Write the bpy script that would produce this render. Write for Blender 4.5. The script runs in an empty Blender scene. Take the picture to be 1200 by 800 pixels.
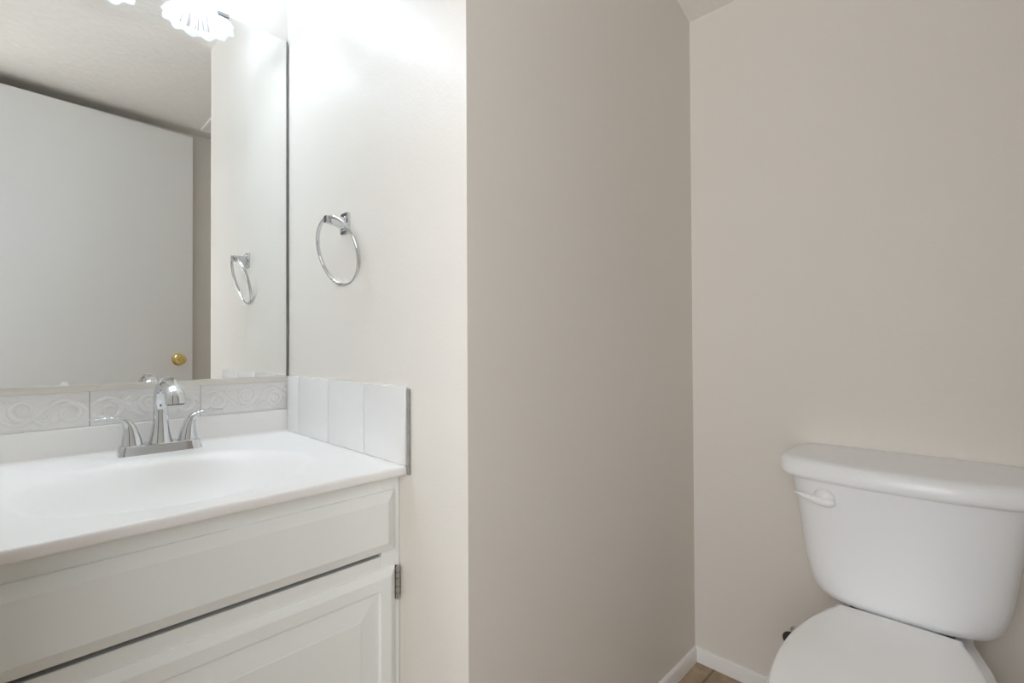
import bpy, bmesh, math, random
from mathutils import Vector, Matrix
random.seed(7)
PI = math.pi
scene = bpy.context.scene
COL = scene.collection

# ---------------------------------------------------------------- camera
F_PX, YAW, PITCH, ROLL = 569.73, 0.7711, 0.0107, 0.0050
CAM_Z = 1.0
cd = bpy.data.cameras.new('camera')
cam = bpy.data.objects.new('camera', cd)
COL.objects.link(cam)
cd.sensor_width = 36.0
cd.lens = F_PX / 1200 * 36.0
cd.clip_start = 0.01
fw0 = Vector((math.cos(YAW), math.sin(YAW), 0))
rt0 = Vector((math.sin(YAW), -math.cos(YAW), 0))
fw = fw0 * math.cos(PITCH) + Vector((0, 0, 1)) * math.sin(PITCH)
up0 = Vector((0, 0, 1)) * math.cos(PITCH) - fw0 * math.sin(PITCH)
rt = rt0 * math.cos(ROLL) - up0 * math.sin(ROLL)
up = rt0 * math.sin(ROLL) + up0 * math.cos(ROLL)
m = Matrix((rt, up, -fw)).transposed().to_4x4()
m.translation = Vector((0, 0, CAM_Z))
cam.matrix_world = m
scene.camera = cam

# ---------------------------------------------------------------- colour management, world, lights
scene.view_settings.view_transform = 'Standard'
scene.view_settings.look = 'None'
scene.view_settings.exposure = 0.5
scene.view_settings.gamma = 1.0
scene.view_settings.use_curve_mapping = False
scene.cycles.use_denoising = True
scene.cycles.max_bounces = 14
scene.cycles.diffuse_bounces = 8
scene.cycles.glossy_bounces = 8
scene.cycles.caustics_reflective = True
scene.cycles.blur_glossy = 0.0
scene.cycles.sample_clamp_indirect = 0.0
scene.cycles.use_guiding = True
scene.cycles.use_surface_guiding = True

world = bpy.data.worlds.new('world')
scene.world = world
world.use_nodes = True
bg = world.node_tree.nodes['Background']
bg.inputs['Color'].default_value = (0.93, 0.96, 1.0, 1)
bg.inputs['Strength'].default_value = 0.12

BULB_STRENGTH = 54.0
FILL_WATTS = 33.0
hl = bpy.data.lights.new('hall_fill', 'AREA')  # added fill light, out of view beyond the doorway
hl.shape = 'RECTANGLE'
hl.size, hl.size_y = 1.7, 1.4
hl.energy = FILL_WATTS
hl.color = (0.985, 0.99, 1.0)
ho = bpy.data.objects.new('hall_fill', hl)
COL.objects.link(ho)
ho.location = (-1.25, -0.45, 1.35)
ho.rotation_euler = (PI / 2, 0, -PI / 2)      # shines along +x, in through the doorway

# ---------------------------------------------------------------- room dimensions
YA, XB, YC, XD = 1.4915, 0.5731, 0.6739, 1.526
YWA = YA + 0.010                  # plaster of the mirror wall, the mirror stands in front of it
XW = XB + 0.004                   # plaster of the partition, the tiles stand in front of it
ZC, YCF = 0.7532, 0.8642          # counter top, counter front
Z_MB, Z_MT = 0.899, 1.9176        # mirror bottom / top
Z_CEIL, Z_CD, X_SLOPE = 2.258, 2.0465, 0.893
X_LEFT, Y_BACK = -0.200, -0.36
V_LEFT = -0.190                   # left end of the vanity
Z_BB = 0.044

# ---------------------------------------------------------------- helpers
def mat(name, color, rough=0.5, metal=0.0, bump=None, coat=0.0, spec=0.5, vary=None, trans=0.0, sss=0.0):
    mt = bpy.data.materials.new(name)
    mt.use_nodes = True
    nt = mt.node_tree
    b = nt.nodes['Principled BSDF']
    b.inputs['Base Color'].default_value = (*color, 1)
    b.inputs['Roughness'].default_value = rough
    b.inputs['Metallic'].default_value = metal
    b.inputs['Specular IOR Level'].default_value = spec
    b.inputs['Coat Weight'].default_value = coat
    b.inputs['Coat Roughness'].default_value = 0.06
    b.inputs['Transmission Weight'].default_value = trans
    tc = nt.nodes.new('ShaderNodeTexCoord')
    if vary:
        sc, amt = vary
        nz = nt.nodes.new('ShaderNodeTexNoise')
        nz.inputs['Scale'].default_value = sc
        nz.inputs['Detail'].default_value = 4
        nt.links.new(tc.outputs['Object'], nz.inputs['Vector'])
        mx = nt.nodes.new('ShaderNodeMix')
        mx.data_type = 'RGBA'
        mx.inputs['A'].default_value = (*[c * (1 - amt) for c in color], 1)
        mx.inputs['B'].default_value = (*[min(1, c * (1 + amt)) for c in color], 1)
        nt.links.new(nz.outputs['Fac'], mx.inputs['Factor'])
        nt.links.new(mx.outputs['Result'], b.inputs['Base Color'])
    if bump:
        sc, st, dist = bump
        nz = nt.nodes.new('ShaderNodeTexNoise')
        nz.inputs['Scale'].default_value = sc
        nz.inputs['Detail'].default_value = 3
        nt.links.new(tc.outputs['Object'], nz.inputs['Vector'])
        bp = nt.nodes.new('ShaderNodeBump')
        bp.inputs['Strength'].default_value = st
        bp.inputs['Distance'].default_value = dist
        nt.links.new(nz.outputs['Fac'], bp.inputs['Height'])
        nt.links.new(bp.outputs['Normal'], b.inputs['Normal'])
    return mt

PAINT = (0.715, 0.68, 0.63)
M = {}
M['wall'] = mat('wall_paint', PAINT, 0.36, bump=(160, 0.22, 0.002), spec=0.45)
M['wall_flat'] = mat('wall_paint_satin', PAINT, 0.5, bump=(160, 0.15, 0.002), spec=0.35)
M['trim'] = mat('trim_paint', (0.80, 0.79, 0.77), 0.35)
M['door'] = mat('door_paint', (0.84, 0.84, 0.825), 0.42, bump=(60, 0.06, 0.002))
M['cabinet'] = mat('cabinet_paint', (0.84, 0.855, 0.835), 0.38, bump=(45, 0.10, 0.002))
M['dark'] = mat('gap_shadow', (0.05, 0.047, 0.043), 0.8)  # near-black colour stands in for the shade inside openings
M['counter'] = mat('cultured_marble', (0.86, 0.842, 0.825), 0.30, spec=0.4, vary=(6, 0.012))
M['tile'] = mat('glazed_tile', (0.74, 0.73, 0.725), 0.2, coat=0.4)
M['relief'] = mat('glazed_relief_tile', (0.79, 0.775, 0.76), 0.25, coat=0.3)
M['grout'] = mat('grout', (0.40, 0.40, 0.39), 0.85)
M['tile_edge'] = mat('raw_tile_edge', (0.30, 0.29, 0.27), 0.8, vary=(60, 0.4))
M['chrome'] = mat('chrome', (0.68, 0.69, 0.71), 0.05, metal=1.0)
M['steel'] = mat('hinge_steel', (0.55, 0.54, 0.52), 0.3, metal=1.0)
M['brass'] = mat('brass', (0.80, 0.62, 0.25), 0.16, metal=1.0)
M['mirror'] = mat('mirror_silver', (0.92, 0.932, 0.925), 0.0, metal=1.0)
M['alu'] = mat('mirror_channel_metal', (0.74, 0.71, 0.66), 0.36, metal=0.75)
M['black_edge'] = mat('mirror_edge_dark', (0.22, 0.22, 0.21), 0.5)
M['china'] = mat('toilet_china', (0.87, 0.88, 0.90), 0.28, coat=0.0)
M['seat'] = mat('seat_plastic', (0.94, 0.945, 0.955), 0.18)
M['plastic'] = mat('white_plastic', (0.86, 0.86, 0.86), 0.3)
M['rubber'] = mat('dark_rubber', (0.03, 0.028, 0.026), 0.6)
M['clip'] = mat('clip_plastic', (0.88, 0.88, 0.92), 0.2)

def ceiling_material():
    mt = mat('ceiling_texture', (0.80, 0.775, 0.73), 0.6)
    nt = mt.node_tree
    b = nt.nodes['Principled BSDF']
    tc = nt.nodes.new('ShaderNodeTexCoord')
    mp = nt.nodes.new('ShaderNodeMapping')
    mp.inputs['Scale'].default_value = (14, 60, 14)
    mp.inputs['Rotation'].default_value = (0, 0, 0.5)
    nz = nt.nodes.new('ShaderNodeTexNoise')
    nz.inputs['Scale'].default_value = 1.0
    nz.inputs['Detail'].default_value = 5
    nz.inputs['Distortion'].default_value = 0.8
    bp = nt.nodes.new('ShaderNodeBump')
    bp.inputs['Strength'].default_value = 0.8
    bp.inputs['Distance'].default_value = 0.006
    nt.links.new(tc.outputs['Object'], mp.inputs['Vector'])
    nt.links.new(mp.outputs['Vector'], nz.inputs['Vector'])
    nt.links.new(nz.outputs['Fac'], bp.inputs['Height'])
    nt.links.new(bp.outputs['Normal'], b.inputs['Normal'])
    return mt
M['ceiling'] = ceiling_material()

def floor_material():
    mt = mat('floor_vinyl', (0.34, 0.25, 0.16), 0.45)
    nt = mt.node_tree
    b = nt.nodes['Principled BSDF']
    tc = nt.nodes.new('ShaderNodeTexCoord')
    br = nt.nodes.new('ShaderNodeTexBrick')
    br.offset = 0.0
    br.inputs['Scale'].default_value = 1.0
    br.inputs['Brick Width'].default_value = 0.305
    br.inputs['Row Height'].default_value = 0.305
    br.inputs['Mortar Size'].default_value = 0.004
    br.inputs['Color1'].default_value = (0.36, 0.265, 0.17, 1)
    br.inputs['Color2'].default_value = (0.32, 0.235, 0.155, 1)
    br.inputs['Mortar'].default_value = (0.20, 0.14, 0.07, 1)
    nz = nt.nodes.new('ShaderNodeTexNoise')
    nz.inputs['Scale'].default_value = 24
    nz.inputs['Detail'].default_value = 6
    mx = nt.nodes.new('ShaderNodeMix')
    mx.data_type = 'RGBA'
    mx.blend_type = 'OVERLAY'
    mx.inputs['Factor'].default_value = 0.55
    nt.links.new(tc.outputs['Object'], br.inputs['Vector'])
    nt.links.new(tc.outputs['Object'], nz.inputs['Vector'])
    nt.links.new(br.outputs['Color'], mx.inputs['A'])
    nt.links.new(nz.outputs['Fac'], mx.inputs['B'])
    nt.links.new(mx.outputs['Result'], b.inputs['Base Color'])
    return mt
M['floor'] = floor_material()

def shade_material(name, clear):
    # pressed clear-and-frosted glass with fine radial ribs
    mt = bpy.data.materials.new(name)
    mt.use_nodes = True
    nt = mt.node_tree
    nt.nodes.clear()
    out = nt.nodes.new('ShaderNodeOutputMaterial')
    tr = nt.nodes.new('ShaderNodeBsdfTranslucent')
    tr.inputs['Color'].default_value = (0.93, 0.94, 0.97, 1)
    df = nt.nodes.new('ShaderNodeBsdfDiffuse')
    df.inputs['Color'].default_value = (0.86, 0.87, 0.92, 1)
    gl = nt.nodes.new('ShaderNodeBsdfGlossy')
    gl.inputs['Roughness'].default_value = 0.15
    m1 = nt.nodes.new('ShaderNodeMixShader')
    m1.inputs['Fac'].default_value = 0.25
    m2 = nt.nodes.new('ShaderNodeMixShader')
    m2.inputs['Fac'].default_value = 0.08
    nt.links.new(tr.outputs[0], m1.inputs[1])
    nt.links.new(df.outputs[0], m1.inputs[2])
    nt.links.new(m1.outputs[0], m2.inputs[1])
    nt.links.new(gl.outputs[0], m2.inputs[2])
    tp = nt.nodes.new('ShaderNodeBsdfTransparent')
    tp.inputs['Color'].default_value = (0.95, 0.96, 0.98, 1)
    m3 = nt.nodes.new('ShaderNodeMixShader')
    m3.inputs['Fac'].default_value = clear
    nt.links.new(m2.outputs[0], m3.inputs[1])
    nt.links.new(tp.outputs[0], m3.inputs[2])
    nt.links.new(m3.outputs[0], out.inputs['Surface'])
    return mt
M['shade'] = shade_material('frosted_shade_glass', 0.12)
M['shade_clear'] = shade_material('clear_shade_glass', 0.95)

def emit_material(name, color, strength):
    mt = bpy.data.materials.new(name)
    mt.use_nodes = True
    nt = mt.node_tree
    nt.nodes.clear()
    out = nt.nodes.new('ShaderNodeOutputMaterial')
    em = nt.nodes.new('ShaderNodeEmission')
    em.inputs['Color'].default_value = (*color, 1)
    em.inputs['Strength'].default_value = strength
    nt.links.new(em.outputs[0], out.inputs['Surface'])
    return mt
M['bulb'] = emit_material('lit_bulb', (0.78, 0.90, 1.0), BULB_STRENGTH)

def obj(name, bm, material, parent=None, smooth=35, recalc=True):
    """Link the bmesh as one mesh object."""
    if recalc:
        bmesh.ops.recalc_face_normals(bm, faces=bm.faces)
    me = bpy.data.meshes.new(name)
    bm.to_mesh(me)
    bm.free()
    mats = material if isinstance(material, (list, tuple)) else [material]
    for x in mats:
        me.materials.append(x)
    if smooth:
        for p in me.polygons:
            p.use_smooth = True
        me.set_sharp_from_angle(angle=math.radians(smooth))
    o = bpy.data.objects.new(name, me)
    COL.objects.link(o)
    if parent is not None:
        o.parent = parent
        o.matrix_parent_inverse = Matrix.Translation(-parent.location)
        o.matrix_parent_inverse = Matrix.Identity(4)
        o.location = -wloc(parent)
    return o

def wloc(o):
    v = Vector(o.location)
    p = o.parent
    while p is not None:
        v = v + Vector(p.location)
        p = p.parent
    return v

def thing(name, label, cat, loc=(0, 0, 0), group=None):
    o = bpy.data.objects.new(name, None)
    o.empty_display_size = 0.05
    COL.objects.link(o)
    o.location = loc
    o['label'] = label
    o['category'] = cat
    if group:
        o['group'] = group
    return o

def tag(o, label, cat, kind=None):
    o['label'] = label
    o['category'] = cat
    if kind:
        o['kind'] = kind
    return o

def structure(name, bm, material, label, cat, smooth=35):
    return tag(obj(name, bm, material, smooth=smooth), label, cat, 'structure')

def add_box(bm, lo, hi, bevel=0.0, seg=2, mi=0):
    r = bmesh.ops.create_cube(bm, size=1.0)
    vs = r['verts']
    for v in vs:
        v.co = Vector([(lo[i] + hi[i]) / 2 + v.co[i] * (hi[i] - lo[i]) for i in range(3)])
    es = list({e for v in vs for e in v.link_edges})
    fs = set(f for v in vs for f in v.link_faces)
    for f in fs:
        f.material_index = mi
    if bevel > 0:
        rb = bmesh.ops.bevel(bm, geom=es, offset=bevel, segments=seg, profile=0.6, affect='EDGES')
        for f in rb['faces']:
            f.material_index = mi

def add_prism(bm, poly, z0, z1):
    a = [bm.verts.new((x, y, z0)) for x, y in poly]
    b = [bm.verts.new((x, y, z1)) for x, y in poly]
    n = len(poly)
    bm.faces.new(a[::-1])
    bm.faces.new(b)
    for i in range(n):
        bm.faces.new((a[i], a[(i + 1) % n], b[(i + 1) % n], b[i]))

def add_loft(bm, loops, cap0=True, cap1=True, closed=True):
    """Skin consecutive loops of equal point counts."""
    rows = [[bm.verts.new(p) for p in L] for L in loops]
    n = len(rows[0])
    for r0, r1 in zip(rows, rows[1:]):
        for i in range(n if closed else n - 1):
            j = (i + 1) % n
            bm.faces.new((r0[i], r0[j], r1[j], r1[i]))
    if cap0:
        bm.faces.new(rows[0][::-1])
    if cap1:
        bm.faces.new(rows[-1])
    return rows

def frame_at(t, ref):
    t = t.normalized()
    a = ref - t * ref.dot(t)
    if a.length < 1e-5:
        a = Vector((1, 0, 0)) - t * t.x
    a.normalize()
    return a, t.cross(a)

def add_sweep(bm, pts, radii, ref=Vector((0, 0, 1)), n=16, closed=False, power=2.0, caps=True):
    """Sweep an ellipse (ra along ref, rb across) along pts. radii: list of (ra, rb) or floats."""
    pts = [Vector(p) for p in pts]
    N = len(pts)
    loops = []
    for k in range(N):
        if closed:
            t = pts[(k + 1) % N] - pts[(k - 1) % N]
        else:
            t = pts[min(k + 1, N - 1)] - pts[max(k - 1, 0)]
        a, b = frame_at(t, ref)
        r = radii[k] if isinstance(radii, (list, tuple)) else radii
        ra, rb = r if isinstance(r, (list, tuple)) else (r, r)
        L = []
        for i in range(n):
            w = 2 * PI * i / n
            c, s = math.cos(w), math.sin(w)
            c = math.copysign(abs(c) ** (2 / power), c)
            s = math.copysign(abs(s) ** (2 / power), s)
            L.append(pts[k] + a * (ra * c) + b * (rb * s))
        loops.append(L)
    if closed:
        loops.append(loops[0])
        rows = [[bm.verts.new(p) for p in L] for L in loops[:-1]]
        rows.append(rows[0])
        for r0, r1 in zip(rows, rows[1:]):
            for i in range(n):
                j = (i + 1) % n
                bm.faces.new((r0[i], r0[j], r1[j], r1[i]))
    else:
        add_loft(bm, loops, caps, caps)

def add_lathe(bm, prof, centre, axis='z', n=32, caps=True):
    """prof: (radius, height along axis)."""
    c = Vector(centre)
    loops = []
    for r, h in prof:
        L = []
        for i in range(n):
            w = 2 * PI * i / n
            u, v = max(r, 1e-5) * math.cos(w), max(r, 1e-5) * math.sin(w)
            p = {'z': (u, v, h), 'y': (u, h, v), 'x': (h, u, v)}[axis]
            L.append(c + Vector(p))
        loops.append(L)
    add_loft(bm, loops, caps, caps)

def spline(ctrl, per=8):
    """Catmull-Rom through the control tuples of any length."""
    out = []
    P = [ctrl[0]] + list(ctrl) + [ctrl[-1]]
    for i in range(1, len(P) - 2):
        for k in range(per):
            t = k / per
            out.append(tuple(0.5 * ((2 * b) + (c - a) * t + (2 * a - 5 * b + 4 * c - d) * t * t + (3 * b - a - 3 * c + d) * t ** 3)
                             for a, b, c, d in zip(P[i - 1], P[i], P[i + 1], P[i + 2])))
    out.append(tuple(ctrl[-1]))
    return out

# ================================================================ THE SETTING
bm = bmesh.new(); add_box(bm, (-2.6, -1.6, -0.1), (1.8, 2.0, 0.0))
structure('floor', bm, M['floor'], 'brown stone-look vinyl floor under the toilet', 'floor')

# mirror wall
bm = bmesh.new(); add_box(bm, (X_LEFT - 0.1, YWA, 0), (XW + 0.1, YWA + 0.1, 2.45))
structure('wall_front', bm, M['wall_flat'], 'painted wall carrying the mirror and the vanity light', 'wall')
# partition beside the vanity, mitred with the wall that runs on from its end
bm = bmesh.new(); add_prism(bm, [(XW, YC), (XW + 0.1, YC + 0.1), (XW + 0.1, YWA), (XW, YWA)], 0, 2.45)
structure('wall_partition', bm, M['wall'], 'shiny off-white wall with the towel ring, right of the mirror', 'wall')
bm = bmesh.new(); add_prism(bm, [(XW, YC), (XD, YC), (XD + 0.1, YC + 0.1), (XW + 0.1, YC + 0.1)], 0, 2.45)
structure('wall_centre', bm, M['wall_flat'], 'bare off-white wall between the towel ring wall and the toilet wall', 'wall')
bm = bmesh.new(); add_prism(bm, [(XD, Y_BACK), (XD + 0.1, Y_BACK - 0.1), (XD + 0.1, YC + 0.1), (XD, YC)], 0, 2.45)
structure('wall_right', bm, M['wall_flat'], 'bare beige wall behind the toilet tank', 'wall')
bm = bmesh.new(); add_prism(bm, [(X_LEFT - 0.1, Y_BACK - 0.1), (XD + 0.1, Y_BACK - 0.1), (XD, Y_BACK), (X_LEFT - 0.1, Y_BACK)], 0, 2.45)
structure('wall_back', bm, M['wall_flat'], 'shaded wall behind the open door, seen in the mirror', 'wall')
# wall with the doorway (behind and left of the camera)
DY0, DY1, DZ = -0.175, 0.53, 2.215
bm = bmesh.new()
add_box(bm, (X_LEFT - 0.1, DY1, 0), (X_LEFT, YWA, 2.45))
add_box(bm, (X_LEFT - 0.1, Y_BACK, 0), (X_LEFT, DY0, 2.45))
add_box(bm, (X_LEFT - 0.1, DY0, DZ), (X_LEFT, DY1, 2.45))
structure('wall_left', bm, M['wall_flat'], 'wall with the doorway, left of the vanity', 'wall')

# ceiling: flat over the vanity and the door, falling towards the toilet wall
bm = bmesh.new()
add_box(bm, (X_LEFT - 0.1, YC, Z_CEIL - 0.007), (XW + 0.1, YWA + 0.1, Z_CEIL + 0.1))
sl = (Z_CD - Z_CEIL) / (XD - X_SLOPE)
XE = XD + 0.1
prof = [(X_LEFT - 0.1, Z_CEIL + 0.003), (X_SLOPE, Z_CEIL + 0.003), (XE, Z_CD + sl * 0.1), (XE, Z_CEIL + 0.2), (X_LEFT - 0.1, Z_CEIL + 0.2)]
a = [bm.verts.new((x, Y_BACK - 0.1, z)) for x, z in prof]
b = [bm.verts.new((x, YC + 0.002, z)) for x, z in prof]
bm.faces.new(a); bm.faces.new(b[::-1])
for i in range(5):
    bm.faces.new((a[i], b[i], b[(i + 1) % 5], a[(i + 1) % 5]))
structure('ceiling', bm, M['ceiling'], 'hand-textured pale ceiling, sloping down over the toilet', 'ceiling', smooth=0)

def baseboard(name, p, q, inward, label):
    """Profiled baseboard from p to q; inward = unit vector into the room; mitred at q."""
    prof = [(0, 0), (0.0105, 0), (0.0105, 0.034), (0.0085, 0.040), (0.005, Z_BB), (0, Z_BB)]
    p, q, w = Vector((*p, 0)), Vector((*q, 0)), Vector((*inward, 0))
    d = (q - p).normalized()
    bm = bmesh.new()
    add_loft(bm, [[p + w * t + Vector((0, 0, z)) for t, z in prof],
                  [q + w * t - d * t + Vector((0, 0, z)) for t, z in prof]])
    structure(name, bm, M['trim'], label, 'baseboard', smooth=20)
baseboard('baseboard_centre', (XW, YC), (XD, YC), (0, -1), 'white baseboard under the bare wall left of the toilet corner')
baseboard('baseboard_right', (XD, Y_BACK), (XD, YC), (-1, 0), 'white baseboard on the wall behind the toilet')
baseboard('baseboard_partition', (XW, YCF + 0.06), (XW, YC), (-1, 0), 'white baseboard beside the vanity on the towel ring wall')

# door standing open against the back wall, seen in the mirror
dfree, dhinge = Vector((0.717, -0.250, 0)), Vector((-0.183, -0.188, 0))
dd = (dfree - dhinge).normalized()
dn = Vector((dd.y, -dd.x, 0))                     # away from the mirror
bm = bmesh.new()
add_box(bm, (0, 0, 0.012), ((dfree - dhinge).length, 0.035, 2.205), 0.0025, 2)
R = Matrix((dd, dn, Vector((0, 0, 1)))).transposed().to_4x4()
R.translation = dhinge
bm.transform(R)
door = structure('door_1', bm, M['door'], 'plain white slab door with brass knob, reflected in the mirror', 'door')
for s in (1, -1):
    kc = Vector((0.650, 0, 0.938))
    kc.y = -0.2453 if s == 1 else -0.2805
    bm = bmesh.new()
    add_lathe(bm, [(0.033, 0.0), (0.033, 0.004), (0.026, 0.009), (0.014, 0.011), (0.013, 0.022), (0.022, 0.028), (0.0275, 0.038),
                   (0.0275, 0.046), (0.022, 0.054), (0.013, 0.056), (0.010, 0.0535), (0.0045, 0.0535), (0.004, 0.056), (0.0, 0.056)],
              (0, 0, 0), 'y', 36)
    if s == -1:
        bm.transform(Matrix.Rotation(PI, 4, 'Z'))
    bm.transform(Matrix.Translation(kc))
    obj('door_knob', bm, M['brass'], door)
for z in (0.25, 1.1, 1.95):
    bm = bmesh.new()
    add_lathe(bm, [(0.0065, 0), (0.0065, 0.09)], (dhinge.x - 0.008, dhinge.y - 0.006, z), 'z', 14)
    obj('door_hinge', bm, M['brass'], door)

# ceiling vent near the back wall (a corner of it shows in the mirror)
t = thing('ceiling_vent', 'small white louvred vent on the ceiling, cut off in the mirror', 'vent', (0.88, -0.13, Z_CEIL + 0.003))
bm = bmesh.new()
vx0, vx1, vy0, vy1, vz = 0.752, 1.0, -0.235, 0.01, Z_CEIL + 0.003
# it straddles the fold, so it is kept on the flat part
vx1 = 0.890
for lo, hi in (((vx0, vy0), (vx1, vy0 + 0.022)), ((vx0, vy1 - 0.022), (vx1, vy1)), ((vx0, vy0 + 0.022), (vx0 + 0.022, vy1 - 0.022)), ((vx1 - 0.022, vy0 + 0.022), (vx1, vy1 - 0.022))):
    add_box(bm, (*lo, vz - 0.012), (*hi, vz), 0.002)
obj('vent_frame', bm, M['plastic'], t)
bm = bmesh.new(); add_box(bm, (vx0 + 0.022, vy0 + 0.022, vz - 0.002), (vx1 - 0.022, vy1 - 0.022, vz))
obj('duct_shadow', bm, M['dark'], t)  # dark sheet painted as the shade above the louvres
for k in range(7):
    yy = vy0 + 0.036 + k * 0.029
    bm = bmesh.new(); add_box(bm, (vx0 + 0.021, -0.009, -0.001), (vx1 - 0.021, 0.009, 0.001))
    bm.transform(Matrix.Translation((0, yy, vz - 0.007)) @ Matrix.Rotation(0.5, 4, 'X'))
    obj('louvre', bm, M['plastic'], t)

# ================================================================ VANITY CABINET
YFR, YPN = 0.897, 0.8815          # face frame plane, front of overlay panels
ZS = 0.734                        # underside of the counter slab
v = thing('vanity_cabinet', 'pale painted vanity cabinet below the sink counter', 'cabinet', ((V_LEFT + XW) / 2, 1.2, 0))
bm = bmesh.new()
XR = XW - 0.001
add_box(bm, (XR - 0.014, YFR + 0.02, 0.09), (XR, YA, ZS))                     # right side
add_box(bm, (V_LEFT, YFR + 0.02, 0.09), (V_LEFT + 0.014, YA, ZS))             # left side
add_box(bm, (V_LEFT, YFR + 0.02, 0.09), (XR, YA, 0.104))                      # bottom
add_box(bm, (V_LEFT, YFR + 0.07, 0.0), (XR, YFR + 0.084, 0.09))               # toe kick
obj('carcass', bm, M['cabinet'], v)
bm = bmesh.new()
XO = 0.5335                                                                    # inner edge of right stile
add_box(bm, (XO, YFR, 0.09), (XR, YFR + 0.02, ZS), 0.001, 1)
add_box(bm, (V_LEFT, YFR, 0.09), (V_LEFT + 0.04, YFR + 0.02, ZS), 0.001, 1)
add_box(bm, (V_LEFT + 0.04, YFR, 0.685), (XO, YFR + 0.02, ZS), 0.001, 1)
add_box(bm, (V_LEFT + 0.04, YFR, 0.52), (XO, YFR + 0.02, 0.5685), 0.001, 1)
add_box(bm, (V_LEFT + 0.04, YFR, 0.09), (XO, YFR + 0.02, 0.13), 0.001, 1)
obj('face_frame', bm, M['cabinet'], v)
bm = bmesh.new(); add_box(bm, (V_LEFT + 0.016, YFR + 0.06, 0.105), (XR - 0.016, YFR + 0.064, ZS - 0.002))
obj('interior_shadow', bm, M['dark'], v)  # dark sheet painted as the cabinet shade seen through the slot

def frustum_panel(bm, x0, x1, z0, z1, yb, yf, bw, lip=0.004):
    """Overlay front with bevelled edges: back plane yb, face yf, bevel width bw."""
    def rect(i, y):
        return [(x0 + i, y, z0 + i), (x1 - i, y, z0 + i), (x1 - i, y, z1 - i), (x0 + i, y, z1 - i)]
    return rect

# drawer-like fixed front
bm = bmesh.new()
x0, x1, z0, z1 = V_LEFT + 0.012, 0.5605, 0.5785, 0.7025
rc = frustum_panel(bm, x0, x1, z0, z1, YFR, YPN, 0.019)
add_loft(bm, [rc(0, YFR), rc(0, YFR - 0.005), rc(0.001, YFR - 0.006), rc(0.0185, YPN + 0.0006), rc(0.020, YPN), rc(0.024, YPN)])
obj('drawer_front', bm, M['cabinet'], v, smooth=12)

# door with outer bevel, flat rails and raised field
for dr_x0, dr_x1 in ((V_LEFT + 0.012, 0.0425), (0.0475, 0.5625)):
    dr_z0, dr_z1 = 0.105, 0.5425
    rc = frustum_panel(bm, dr_x0, dr_x1, dr_z0, dr_z1, YFR, YPN, 0.014)
    bm = bmesh.new()
    Y0 = YPN + 0.002
    add_loft(bm, [rc(0, YFR), rc(0, YFR - 0.004), rc(0.001, YFR - 0.005), rc(0.0135, Y0 + 0.0005), rc(0.015, Y0), rc(0.0375, Y0),
                  rc(0.0385, Y0 + 0.001), rc(0.0395, Y0 + 0.0065), rc(0.0435, Y0 + 0.0068), rc(0.0815, Y0 + 0.0008), rc(0.083, Y0), rc(0.09, Y0)])
    dr = obj('cabinet_door', bm, M['cabinet'], v, smooth=12)
bm = bmesh.new()
hx, hy = 0.5672, YFR - 0.007
for z0h, z1h in ((0.4735, 0.4845), (0.4855, 0.498), (0.499, 0.516), (0.517, 0.5285), (0.5295, 0.5395)):
    add_lathe(bm, [(0.0028, 0), (0.0042, 0.0006), (0.0042, z1h - z0h - 0.0006), (0.0028, z1h - z0h)], (hx, hy, z0h), 'z', 14)
add_lathe(bm, [(0.002, 0), (0.002, 0.072)], (hx, hy, 0.4705), 'z', 10)
hg = obj('hinge', bm, M['steel'], dr)
hg['label'] = 'small steel hinge'
bm = bmesh.new()
add_box(bm, (hx, YFR - 0.0022, 0.476), (hx + 0.0075, YFR - 0.0002, 0.538), 0.0005, 1)
obj('hinge_leaf', bm, M['steel'], v)
bm = bmesh.new()
add_box(bm, (hx - 0.0030, YFR - 0.003, 0.472), (hx + 0.0005, YFR - 0.0003, 0.541))
obj('hinge_gap_shadow', bm, M['dark'], v)  # dark strip painted as the shade behind the hinge barrel

# ================================================================ COUNTER WITH INTEGRAL BOWL
ct = thing('sink_counter', 'glossy white cultured marble counter with moulded oval sink', 'countertop', ((V_LEFT + XB) / 2, 1.17, ZS))
BX, BY, BA, BB, BD = 0.2305, 1.130, 0.228, 0.203, 0.140
def bowl_z(x, y):
    r = math.hypot((x - BX) / BA, (y - BY) / BB)
    if r >= 1.10:
        return 0.0
    # rounded lip, then a basin that flattens to the drain
    s = min(1.0, (1.10 - r) / 1.10)
    e = 0.16
    lip = s * s / (2 * e) if s < e else s - e / 2
    k = 1 - (1 - lip / (1 - e / 2)) ** 2.2
    return -BD * k
NX, NY = 132, 124
xs = [V_LEFT + (XB - 0.0005 - V_LEFT) * i / NX for i in range(NX + 1)]
yb = YA - 0.012
ys = [YCF + 0.006 + (yb - YCF - 0.006) * j / NY for j in range(NY + 1)]
bm = bmesh.new()
front = [(YCF + 0.03, ZS), (YCF + 0.004, ZS), (YCF + 0.001, ZS + 0.0015), (YCF, ZS + 0.004), (YCF, ZC - 0.006), (YCF + 0.0008, ZC - 0.003),
         (YCF + 0.0025, ZC - 0.0009), (YCF + 0.0042, ZC - 0.0001)]
rows = []
for yy, zz in front:
    rows.append([bm.verts.new((x, yy, zz)) for x in xs])
for yy in ys:
    rows.append([bm.verts.new((x, yy, ZC + bowl_z(x, yy))) for x in xs])
# small cove up to the backsplash
for k in range(1, 5):
    w = k / 4 * PI / 2
    rows.append([bm.verts.new((x, yb + 0.008 * math.sin(w), ZC + 0.008 * (1 - math.cos(w)))) for x in xs])
for r0, r1 in zip(rows, rows[1:]):
    for i in range(NX):
        bm.faces.new((r0[i], r0[i + 1], r1[i + 1], r1[i]))
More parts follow.
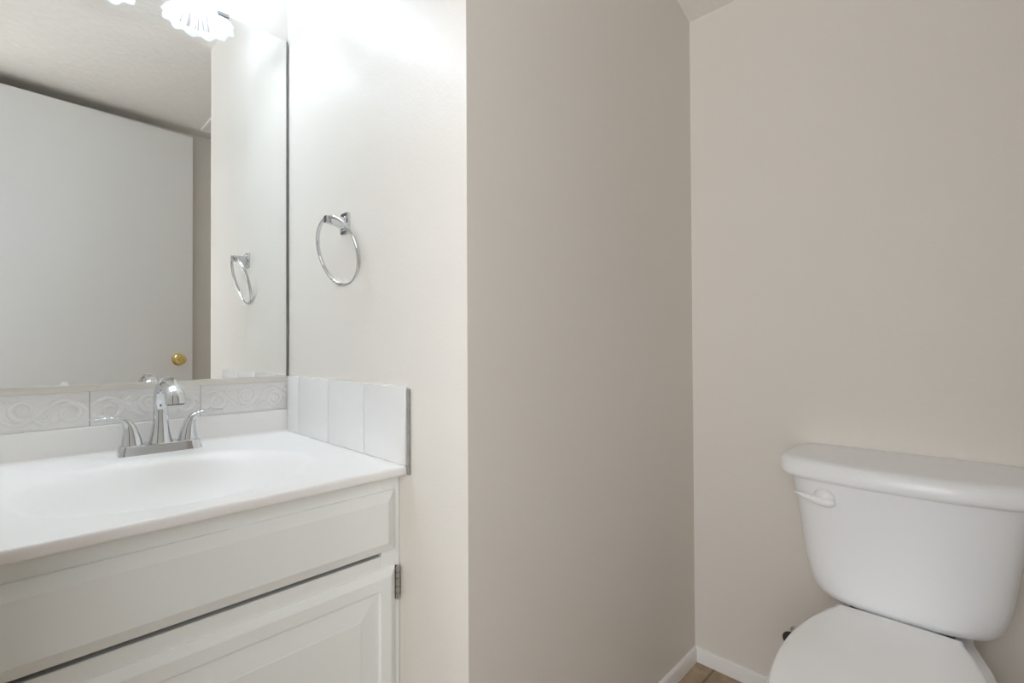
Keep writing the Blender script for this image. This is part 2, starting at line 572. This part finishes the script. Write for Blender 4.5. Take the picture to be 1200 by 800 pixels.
# closed ends of the slab
for i, s in ((0, 1), (NX, -1)):
    col = [bm.verts.new(rows[k][i].co) for k in range(len(front))]
    bk = [bm.verts.new((xs[i], yb, ZC - 0.0001)), bm.verts.new((xs[i], yb, ZS))]
    f = col + bk
    bm.faces.new(f if s == 1 else f[::-1])
obj('counter_slab', bm, M['counter'], ct, smooth=50)
bm = bmesh.new()
ybs = YA - 0.0045
add_box(bm, (V_LEFT, ybs, ZC - 0.015), (XB - 0.0005, YWA - 0.001, 0.8195), 0.004, 3)
obj('backsplash_lip', bm, M['counter'], ct)
bm = bmesh.new()
add_lathe(bm, [(0.0, -0.004), (0.020, -0.004), (0.026, 0.001), (0.026, 0.003), (0.018, 0.004), (0.015, 0.009), (0.010, 0.011), (0, 0.0115)], (BX, BY, ZC - BD + 0.001), 'z', 28)
obj('drain', bm, M['chrome'], ct)

# ================================================================ TILES
# decorative relief strip between counter lip and mirror
YT = YA - 0.0015
strip = thing('relief_tile_strip', 'white embossed scroll tile strip under the mirror', 'tile border', ((V_LEFT + XB) / 2, YA, 0.82))
bm = bmesh.new()
joints = [V_LEFT, -0.0961, 0.1266, 0.3493, XB - 0.0005]
ZT0, ZT1 = 0.8200, 0.9015
add_box(bm, (V_LEFT, YT + 0.002, ZT0), (XB - 0.0005, YWA - 0.001, ZT1), 0, mi=1)
for a_, b_ in zip(joints, joints[1:]):
    add_box(bm, (a_ + 0.0007, YT, ZT0), (b_ - 0.0007, YWA - 0.002, ZT1), 0.0012, 2)
obj('tiles', bm, [M['relief'], M['grout']], strip)

def relief_tile(xl, xr):
    """Rinceau: a running vine with volutes, acanthus fans and thin borders, modelled in low relief."""
    bm = bmesh.new()
    w = xr - xl
    zc = (ZT0 + ZT1) / 2
    def tube(pts, rad):
        P = [(xl + x, YT + 0.0008, zc + z) for x, z in pts if -0.001 < x < w + 0.001]
        if len(P) < 2:
            return
        n = len(P)
        rr = []
        for k in range(n):
            f = min(1, (k + 1) / 4, (n - k) / 4)
            r = (rad[0] + (rad[1] - rad[0]) * k / n) * (0.35 + 0.65 * f)
            rr.append((r * 1.0, r * 1.25))
        add_sweep(bm, P, rr, ref=Vector((0, 1, 0)), n=8)
    def spiral(cx, cz, r, a0, turns, s, rad):
        N = 34
        tube([(cx + (r * (1 - 0.86 * k / N)) * math.cos(a0 + s * turns * 2 * PI * k / N),
               cz + (r * (1 - 0.86 * k / N)) * math.sin(a0 + s * turns * 2 * PI * k / N)) for k in range(N + 1)], rad)
    P = 0.1485
    for q in range(-1, 3):
        ox = q * P + 0.002
        # vine wave
        tube([(ox + P * k / 40, 0.0245 * math.sin(2 * PI * k / 40 + 0.4)) for k in range(41)], (0.0042, 0.0042))
        # volutes hang below the crest and rise inside the trough
        spiral(ox + 0.036, -0.0065, 0.0235, PI * 0.75, 1.75, -1, (0.0048, 0.0026))
        spiral(ox + 0.110, 0.0065, 0.0235, -PI * 0.25, 1.75, -1, (0.0048, 0.0026))
        # acanthus leaves
        for fx, fz, sg in ((ox + 0.074, 0.024, 1), (ox + 0.148, -0.024, -1)):
            for k in range(5):
                an = PI / 2 * sg * -1 + (k - 2) * 0.52
                tube([(fx + 0.017 * t * math.cos(an) + 0.003 * math.sin(t * 3), fz + 0.017 * t * math.sin(an)) for t in [i / 8 for i in range(9)]], (0.0034, 0.0022))
            for k in (-1, 1):
                tube([(fx + k * (0.006 + 0.02 * t), fz + sg * (0.004 - 0.024 * t * t)) for t in [i / 8 for i in range(9)]], (0.0036, 0.002))
    for zz in (0.0372, -0.0372):
        tube([(w * k / 30, zz) for k in range(31)], (0.0018, 0.0018))
    for v_ in bm.verts:
        v_.co.x = min(max(v_.co.x, xl + 0.001), xr - 0.001)
        v_.co.y = min(v_.co.y, YT + 0.004)
    obj('scroll_relief', bm, M['relief'], strip, smooth=60)
for a_, b_ in zip(joints, joints[1:]):
    relief_tile(a_ + 0.0007, b_ - 0.0007)

# plain square tiles on the partition
side = thing('side_splash_tiles', 'row of plain glossy white wall tiles right of the sink', 'tile splash', (XB, 1.17, ZC))
bm = bmesh.new()
yj = [0.8625, 1.0341, 1.2167, 1.4038, YA - 0.0045]
add_box(bm, (XB + 0.001, 0.8640, ZC + 0.0005), (XW, YA - 0.005, 0.9165), 0, mi=1)
for a_, b_ in zip(yj, yj[1:]):
    add_box(bm, (XB - 0.0035, a_ + 0.0011, ZC + 0.0005), (XW, b_ - 0.0011, 0.9175), 0.0024, 3)
obj('tiles', bm, [M['tile'], M['grout']], side)
bm = bmesh.new()
add_box(bm, (XB - 0.0012, 0.8545, ZS + 0.002), (XW, 0.8632, 0.9135), 0.001, 1)
e = obj('raw_edge', bm, M['tile_edge'], side)
e['label'] = 'dark grey unglazed tile edge'

# ================================================================ MIRROR
mr = thing('wall_mirror', 'large frameless wall mirror above the sink', 'mirror', ((V_LEFT + XB) / 2, YA, Z_MB))
bm = bmesh.new(); add_box(bm, (V_LEFT, YA, Z_MB + 0.004), (XB - 0.0035, YWA - 0.001, Z_MT))
obj('mirror_glass', bm, M['mirror'], mr, smooth=0)
bm = bmesh.new(); add_box(bm, (V_LEFT, YA - 0.0065, Z_MB + 0.0030), (XB - 0.003, YWA - 0.0015, Z_MB + 0.0178), 0.0012, 2)
o = obj('bottom_channel', bm, M['alu'], mr); o['label'] = 'beige metal channel holding the mirror bottom'
bm = bmesh.new(); add_box(bm, (XB - 0.0037, YA - 0.002, Z_MB + 0.004), (XB + 0.0005, YWA - 0.001, Z_MT), 0.0005, 1)
obj('side_edge', bm, M['black_edge'], mr)
bm = bmesh.new()
pts = [(0.0735 + 0.0185 * k / 10, Z_MB + 0.0165 + 0.0105 * math.sin(PI * k / 10) ** 0.6) for k in range(11)]
poly = [(pts[0][0], Z_MB + 0.015)] + pts + [(pts[-1][0], Z_MB + 0.015)]
add_loft(bm, [[(x, YA - 0.0045, z) for x, z in poly], [(x, YA - 0.0005, z) for x, z in poly]])
o = obj('mirror_clip', bm, M['clip'], mr); o['label'] = 'small white plastic clip'

bm = bmesh.new()
add_box(bm, (0.388, YA - 0.004, Z_MT - 0.006), (0.416, YA - 0.0003, Z_MT + 0.003), 0.0015, 2)
add_box(bm, (0.388, YA - 0.004, Z_MT + 0.0005), (0.416, YWA, Z_MT + 0.003), 0.0008, 1)
o = obj('mirror_clip', bm, M['black_edge'], mr); o['label'] = 'dark metal clip at the mirror top edge'

# ================================================================ FAUCET
FX, FY = 0.2515, 1.428
fc = thing('faucet', 'chrome two-handle faucet with curved spout behind the sink', 'faucet', (FX, FY, ZC))
def rrect(cx, cy, hx, hy, z, p=4.5, n=32):
    L = []
    for i in range(n):
        w = 2 * PI * i / n
        c, s = math.cos(w), math.sin(w)
        L.append((cx + hx * math.copysign(abs(c) ** (2 / p), c), cy + hy * math.copysign(abs(s) ** (2 / p), s), z))
    return L
bm = bmesh.new()
add_loft(bm, [rrect(FX, FY, 0.0835, 0.0270, ZC + 0.0003, 7, 64), rrect(FX, FY, 0.0825, 0.0262, ZC + 0.004, 7, 64),
              rrect(FX, FY, 0.0785, 0.0232, ZC + 0.0205, 7, 64), rrect(FX, FY, 0.0772, 0.0220, ZC + 0.0215, 7, 64)])
obj('base_plate', bm, M['chrome'], fc)
for s in (-1, 1):
    px = FX + s * 0.0550
    # lever handle: a tapering body that sweeps outwards into a thin blade
    ctrl = [(0.000, 0.0218, 0.0205, 0.0200), (0.001, 0.0350, 0.0185, 0.0180), (0.0025, 0.0500, 0.0155, 0.0158), (0.005, 0.0640, 0.0122, 0.0140),
            (0.0115, 0.0765, 0.0085, 0.0130), (0.0225, 0.0840, 0.0058, 0.0126), (0.036, 0.0878, 0.0042, 0.0120), (0.050, 0.0892, 0.0031, 0.0108), (0.066, 0.0890, 0.0023, 0.0085),
            (0.077, 0.0883, 0.0016, 0.0055)]
    sp = spline(ctrl, 6)
    bm = bmesh.new()
    add_sweep(bm, [(px + s * u, FY, ZC + z) for u, z, _, _ in sp], [(a_, b_) for _, _, a_, b_ in sp], ref=Vector((-s, 0, 0.4)), n=24, power=2.4)
    hd = obj('lever_handle', bm, M['chrome'], fc, smooth=50)
    bm = bmesh.new()
    add_loft(bm, [rrect(px, FY, 0.0215, 0.0208, ZC + 0.0200, 2.4), rrect(px, FY, 0.0215, 0.0208, ZC + 0.0225, 2.4)])
    obj('seat_ring', bm, M['steel'], hd)
# spout: flared column that arches forward and ends in a wide mouth
ctrl = [(0.000, 0.0200, 0.0220, 0.0255), (0.000, 0.030, 0.0190, 0.0222), (0.000, 0.050, 0.0158, 0.0185), (0.000, 0.075, 0.0140, 0.0160), (-0.000, 0.105, 0.0138, 0.0152),
        (0.004, 0.130, 0.0142, 0.0154), (0.017, 0.151, 0.0145, 0.0162), (0.041, 0.1625, 0.0148, 0.0174), (0.069, 0.1610, 0.0150, 0.0182), (0.096, 0.1515, 0.0156, 0.0188),
        (0.1140, 0.1370, 0.0164, 0.0193), (0.1180, 0.1205, 0.0168, 0.0196)]
sp = spline(ctrl, 6)
bm = bmesh.new()
add_sweep(bm, [(FX + 0.06 * u, FY + 0.002 - u, ZC + z) for u, z, _, _ in sp], [(a_, b_) for _, _, a_, b_ in sp], ref=Vector((0, 1, 0.001)), n=28, power=2.3)
spo = obj('spout', bm, M['chrome'], fc, smooth=50)
q1 = Vector((FX + 0.06 * sp[-1][0], FY + 0.002 - sp[-1][0], ZC + sp[-1][1]))
q0 = Vector((FX + 0.06 * sp[-2][0], FY + 0.002 - sp[-2][0], ZC + sp[-2][1]))
tg = (q1 - q0).normalized()
bm = bmesh.new()
add_sweep(bm, [q1 - tg * 0.003, q1 + tg * 0.0012], [(0.0142, 0.0166), (0.0142, 0.0166)], ref=Vector((0, 1, 0.001)), n=24, power=2.3)
obj('aerator', bm, M['rubber'], spo)

# ================================================================ TOWEL RING
RZ, RY = 1.306, 1.132
tr = thing('towel_ring', 'chrome towel ring on a square wall post', 'towel ring', (XW, RY, RZ))
bm = bmesh.new()
def rect_yz(x, hy, hz, cy=RY, cz=RZ, p=8):
    return [(x, yy, zz) for yy, zz, _ in [(q[0], q[1], 0) for q in rrect(cy, cz, hy, hz, 0, p, 28)]]
add_loft(bm, [rect_yz(XW, 0.0205, 0.0270), rect_yz(XW - 0.005, 0.0205, 0.0270), rect_yz(XW - 0.0065, 0.0190, 0.0255), rect_yz(XW - 0.0068, 0.012, 0.018),
              rect_yz(XW - 0.010, 0.0105, 0.0160)])
obj('wall_plate', bm, M['chrome'], tr)
bm = bmesh.new()
add_loft(bm, [rect_yz(XW - 0.008, 0.0095, 0.0145), rect_yz(XW - 0.030, 0.0085, 0.0110, cz=RZ + 0.002), rect_yz(XW - 0.052, 0.0078, 0.0090, cz=RZ + 0.003), rect_yz(XW - 0.054, 0.0070, 0.0082, cz=RZ + 0.003)])
obj('post', bm, M['chrome'], tr)
rr, al, be, dtop = 0.083, 0.295, -0.08, 0.046
hv = Vector((math.sin(be), math.cos(be), 0))
nv = Vector((math.cos(be), -math.sin(be), 0))
dv = Vector((0, 0, -1)) * math.cos(al) + nv * math.sin(al)
cc = Vector((XW - dtop, RY, 1.3145)) + dv * rr
bm = bmesh.new()
add_sweep(bm, [cc + hv * (rr * math.cos(2 * PI * k / 72)) + dv * (rr * math.sin(2 * PI * k / 72)) for k in range(72)], 0.0046, ref=hv.cross(dv), n=12, closed=True)
obj('ring', bm, M['chrome'], tr, smooth=60)

# ================================================================ VANITY LIGHT
vl = thing('vanity_light', 'row of lit fluted glass bell shades above the mirror', 'light fixture', (0.1515, YWA, 2.14))
bm = bmesh.new()
add_box(bm, (-0.145, YWA - 0.026, 2.085), (0.448, YWA, 2.195), 0.008, 3)
obj('back_plate', bm, M['chrome'], vl)
SY, SZ = YA - 0.150, 1.9577
for sx in (0.3785, 0.1515, -0.0755):
    bm = bmesh.new()
    add_sweep(bm, [(sx, YWA - 0.02, SZ + 0.185), (sx, YWA - 0.06, SZ + 0.187), (sx, SY + 0.02, SZ + 0.182), (sx, SY, SZ + 0.160), (sx, SY, SZ + 0.115)], 0.008, ref=Vector((1, 0, 0)), n=14)
    add_lathe(bm, [(0.0, 0.038), (0.020, 0.036), (0.027, 0.026), (0.029, 0.006), (0.026, 0.0)], (sx, SY, SZ + 0.093), 'z', 24)
    obj('lamp_arm', bm, M['chrome'], vl)
    # fluted, scalloped bell
    prof = [(0.027, 0.0970), (0.034, 0.0900), (0.0445, 0.0780), (0.0520, 0.0620), (0.0575, 0.0450), (0.0640, 0.0280), (0.0720, 0.0130), (0.0830, 0.0045), (0.0895, 0.0)]
    prof = spline(prof, 4)
    bm = bmesh.new()
    NA = 240
    loops = []
    for side_ in (0, 1):
        P = prof if side_ == 0 else prof[::-1]
        for r, h in P:
            tpar = (0.097 - h) / 0.097
            L = []
            for i in range(NA):
                w = 2 * PI * i / NA
                scal = 0.032 * math.cos(12 * w) * tpar ** 3
                flute = 0.012 * math.cos(60 * w) * (1 if side_ == 0 else -1) * min(1, 4 * tpar) * (1 - 0.8 * tpar ** 6)
                rad = r * (1 + scal + flute) - (0 if side_ == 0 else 0.0025)
                L.append((sx + rad * math.cos(w), SY + rad * math.sin(w), SZ + h - 0.003 * tpar ** 4 * math.cos(12 * w)))
            loops.append(L)
    add_loft(bm, loops + [loops[0]], False, False)
    bmesh.ops.remove_doubles(bm, verts=bm.verts, dist=1e-6)
    rib = [random.random() < 0.55 for _ in range(NA)]
    for f in bm.faces:
        c = f.calc_center_median()
        i = int((math.atan2(c.y - SY, c.x - sx) % (2 * PI)) / (2 * PI) * NA) % NA
        if c.z - SZ > 0.012 and not rib[i]:
            f.material_index = 1
    obj('glass_shade', bm, [M['shade'], M['shade_clear']], vl, smooth=60)
    bm = bmesh.new()
    add_lathe(bm, [(0.0, -0.033), (0.012, -0.031), (0.023, -0.024), (0.031, -0.0135), (0.034, 0.0), (0.032, 0.010), (0.026, 0.019), (0.018, 0.026), (0.0145, 0.031), (0.013, 0.036), (0.0, 0.036)], (sx, SY, SZ + 0.074), 'z', 24)
    obj('bulb', bm, M['bulb'], vl, smooth=80)

# ================================================================ TOILET
TY = 0.140
tl = thing('toilet', 'white two-piece toilet with closed lid', 'toilet', (1.2, TY, 0))
def outline(ctrl, n=64):
    """Closed plan outline from half-width control points (x, half): mirrored about TY."""
    P = spline(ctrl, 12)
    right = [(x, TY - h) for x, h in P]
    left = [(x, TY + h) for x, h in P[::-1]]
    pts = right + left
    # resample evenly
    cl = pts + [pts[0]]
    d = [0]
    for p, q in zip(cl, cl[1:]):
        d.append(d[-1] + math.dist(p, q))
    out = []
    k = 0
    for i in range(n):
        s = d[-1] * i / n
        while d[k + 1] < s:
            k += 1
        f = (s - d[k]) / max(1e-9, d[k + 1] - d[k])
        out.append((cl[k][0] + (cl[k + 1][0] - cl[k][0]) * f, cl[k][1] + (cl[k + 1][1] - cl[k][1]) * f))
    return out
def inset(pts, d):
    n = len(pts)
    out = []
    for i in range(n):
        a, b = Vector(pts[i - 1]), Vector(pts[(i + 1) % n])
        t = (b - a).normalized()
        out.append((pts[i][0] - t.y * d, pts[i][1] + t.x * d))
    return out
def area(p):
    return sum(a[0] * b[1] - b[0] * a[1] for a, b in zip(p, p[1:] + p[:1]))
def ring_stack(base, levels):
    """levels: (inset distance, z)"""
    if area(base) < 0:
        base = base[::-1]
    return [[(x, y, z) for x, y in inset(base, d)] for d, z in levels]

lid_ctrl = [(0.790, 0.0), (0.797, 0.048), (0.830, 0.092), (0.880, 0.124), (0.95, 0.1430), (1.03, 0.1510), (1.10, 0.1500), (1.17, 0.1410), (1.235, 0.1250), (1.285, 0.1060), (1.302, 0.098), (1.305, 0.0)]
lid_o = outline(lid_ctrl, 120)
bm = bmesh.new()
L = ring_stack(lid_o, [(0.003, 0.4060), (0.0, 0.4080), (0.0, 0.4130), (0.0015, 0.4165), (0.005, 0.4190), (0.012, 0.4203)])
for f_, z_ in ((0.80, 0.4215), (0.5, 0.4222), (0.2, 0.4225)):
    L.append([(1.05 + (x - 1.05) * f_, TY + (y - TY) * f_, z_) for x, y, _ in L[5]])
add_loft(bm, L)
obj('seat_lid', bm, M['seat'], tl, smooth=40)
bm = bmesh.new()
seat_o = outline([(x - (0.004 if x < 1.2 else 0), h + (0.003 if h else 0)) for x, h in lid_ctrl], 120)
L = ring_stack(seat_o, [(0.004, 0.3900), (0.0, 0.3925), (-0.001, 0.3980), (0.001, 0.4030), (0.004, 0.4050)])
add_loft(bm, L)
obj('seat_ring', bm, M['seat'], tl, smooth=40)
for s in (-1, 1):
    bm = bmesh.new()
    add_box(bm, (1.283, TY + s * 0.075 - 0.018, 0.3885), (1.300, TY + s * 0.075 + 0.018, 0.412), 0.004, 3)
    obj('seat_hinge', bm, M['seat'], tl)

rim_ctrl = [(0.776, 0.0), (0.784, 0.053), (0.818, 0.099), (0.872, 0.133), (0.945, 0.1535), (1.03, 0.1620), (1.12, 0.1620), (1.20, 0.158), (1.27, 0.149), (1.33, 0.133), (1.39, 0.118), (1.47, 0.114), (1.488, 0.108), (1.490, 0.0)]
rim = outline(rim_ctrl, 120)
if area(rim) < 0:
    rim = rim[::-1]
def scaled(pts, sx, sy, cx, z, shift=0.0):
    return [(cx + (x - cx) * sx + shift, TY + (y - TY) * sy, z) for x, y in pts]
bm = bmesh.new()
CX = 1.12
loops = [scaled(rim, 0.62, 0.62, CX, 0.0, 0.03), scaled(rim, 0.62, 0.62, CX, 0.02, 0.03), scaled(rim, 0.58, 0.56, CX, 0.05, 0.035), scaled(rim, 0.56, 0.54, CX, 0.12, 0.04), scaled(rim, 0.60, 0.60, CX, 0.18, 0.035),
         scaled(rim, 0.72, 0.74, CX, 0.24, 0.024), scaled(rim, 0.87, 0.89, CX, 0.29, 0.010), scaled(rim, 0.965, 0.97, CX, 0.325, 0.002), scaled(rim, 0.992, 0.99, CX, 0.345), scaled(rim, 1, 1, CX, 0.355),
         scaled(rim, 1, 1, CX, 0.376), scaled(rim, 0.994, 0.985, CX, 0.384), scaled(rim, 0.975, 0.955, CX, 0.388), scaled(rim, 0.90, 0.86, CX, 0.389)]
add_loft(bm, loops)
obj('bowl', bm, M['china'], tl, smooth=50)

def tank_loop(xf, xb, hw, z, bow=0.018, rf=0.05, rb=0.02):
    """Plan section: bowed front at xf (centre), straight back at xb, rounded corners."""
    P = []
    N = 40
    # front edge from -y to +y with a superelliptic bow
    for i in range(N + 1):
        w = PI * i / N                       # 0..pi
        c, s = -math.cos(w), math.sin(w)
        yy = TY + hw * math.copysign(abs(c) ** 0.42, c)
        f = abs(math.copysign(abs(c) ** 0.42, c))
        xx = xf + rf * (1 - abs(s) ** 0.42) + bow * f * f
        P.append((xx, yy))
    # sides to the back
    for yy in (1, -1):
        for k in range(7):
            w = PI / 2 * k / 6
            if yy == 1:
                P.append((xb - rb + rb * math.sin(w), TY + hw - rb + rb * math.cos(w)))
            else:
                P.append((xb - rb + rb * math.cos(w), TY - hw + rb - rb * math.sin(w)))
    return [(x, y, z) for x, y in P]
bm = bmesh.new()
XBK = 1.514
tk = dict(bow=0.024, rf=0.075)
add_loft(bm, [tank_loop(1.345, XBK - 0.02, 0.116, 0.4062, **tk), tank_loop(1.320, XBK - 0.012, 0.138, 0.4080, **tk), tank_loop(1.308, XBK - 0.006, 0.153, 0.4160, **tk), tank_loop(1.303, XBK - 0.003, 0.1640, 0.4320, **tk), tank_loop(1.300, XBK, 0.1720, 0.4580, **tk),
              tank_loop(1.297, XBK, 0.1800, 0.50, **tk), tank_loop(1.293, XBK, 0.190, 0.58, **tk), tank_loop(1.289, XBK, 0.2020, 0.66, **tk), tank_loop(1.287, XBK, 0.2070, 0.6945, **tk)])
obj('tank', bm, M['china'], tl, smooth=50)
bm = bmesh.new(); add_box(bm, (1.35, TY - 0.09, 0.386), (1.47, TY + 0.09, 0.405), 0.004)
obj('tank_gasket', bm, M['rubber'], tl)
bm = bmesh.new()
kw = dict(bow=0.026, rf=0.09, rb=0.035)
XLB = XD - 0.002
add_loft(bm, [tank_loop(1.282, XLB, 0.222, 0.6880, **kw), tank_loop(1.275, XLB, 0.2275, 0.6892, **kw), tank_loop(1.2705, XLB, 0.2305, 0.6930, **kw), tank_loop(1.2695, XLB, 0.2315, 0.7000, **kw),
              tank_loop(1.2705, XLB, 0.2310, 0.7110, **kw), tank_loop(1.2730, XLB, 0.2300, 0.7200, **kw), tank_loop(1.2775, XLB, 0.2275, 0.7270, **kw), tank_loop(1.285, XLB - 0.0003, 0.2225, 0.7312, **kw),
              tank_loop(1.297, XLB - 0.0006, 0.2135, 0.7330, **kw), tank_loop(1.340, XLB - 0.001, 0.17, 0.7342, **kw)])
obj('tank_lid', bm, M['china'], tl, smooth=50)
# flush lever at the upper left of the tank front
bm = bmesh.new()
LY, LZ, LX = 0.268, 0.6520, 1.3005
sph = bmesh.ops.create_uvsphere(bm, u_segments=28, v_segments=16, radius=1.0)
for q in sph['verts']:
    q.co = Vector((LX + q.co.x * 0.016, LY - 0.002 + q.co.y * 0.0225, LZ + 0.002 + q.co.z * 0.0185))
obj('lever_boss', bm, M['plastic'], tl, smooth=60)
bm = bmesh.new()
sp = spline([(0.325, 0.6550, 0.0012, 0.0012), (0.316, 0.6530, 0.003, 0.0035), (0.300, 0.6490, 0.005, 0.0062), (0.280, 0.6450, 0.0065, 0.0088), (0.262, 0.6430, 0.007, 0.0095), (0.250, 0.6450, 0.0055, 0.0080), (0.2445, 0.6480, 0.002, 0.003)], 6)
add_sweep(bm, [(LX - 0.0135 + 0.10 * abs(yy - LY) * (0.6 if yy > LY else 0.4), yy, zz) for yy, zz, _, _ in sp], [(a_, b_) for _, _, a_, b_ in sp], ref=Vector((1, 0, 0)), n=18)
obj('flush_lever', bm, M['plastic'], tl, smooth=60)

# water shut-off valve on the wall behind the bowl
wv = thing('shutoff_valve', 'small dark shutoff valve behind the toilet bowl', 'valve', (XD, 0.387, 0.204))
VY, VZ = 0.387, 0.204
bm = bmesh.new()
add_lathe(bm, [(0.013, 0.0), (0.012, -0.003), (0.009, -0.005), (0.008, -0.030), (0.010, -0.032), (0.010, -0.046), (0.0, -0.047)], (XD, VY, VZ), 'x', 24)
add_lathe(bm, [(0.006, 0.0), (0.006, -0.024), (0.008, -0.024), (0.008, -0.036)], (XD - 0.039, VY, VZ), 'y', 16)
obj('valve_body', bm, M['steel'], wv)
bm = bmesh.new()
add_lathe(bm, [(0.0, 0.0), (0.017, -0.001), (0.019, -0.005), (0.017, -0.010), (0.0, -0.011)], (XD - 0.046, VY, VZ), 'x', 20)
obj('valve_handle', bm, M['rubber'], wv)
bm = bmesh.new()
add_sweep(bm, [Vector(p) for p in spline([(XD - 0.039, VY - 0.034, VZ), (XD - 0.039, VY - 0.070, VZ + 0.004), (XD - 0.045, 0.268, 0.245), (XD - 0.040, 0.262, 0.29), (XD - 0.045, 0.255, 0.35), (XD - 0.060, 0.235, 0.4035)], 6)], 0.0055, ref=Vector((1, 0, 0)), n=10)
obj('supply_hose', bm, M['steel'], tl)
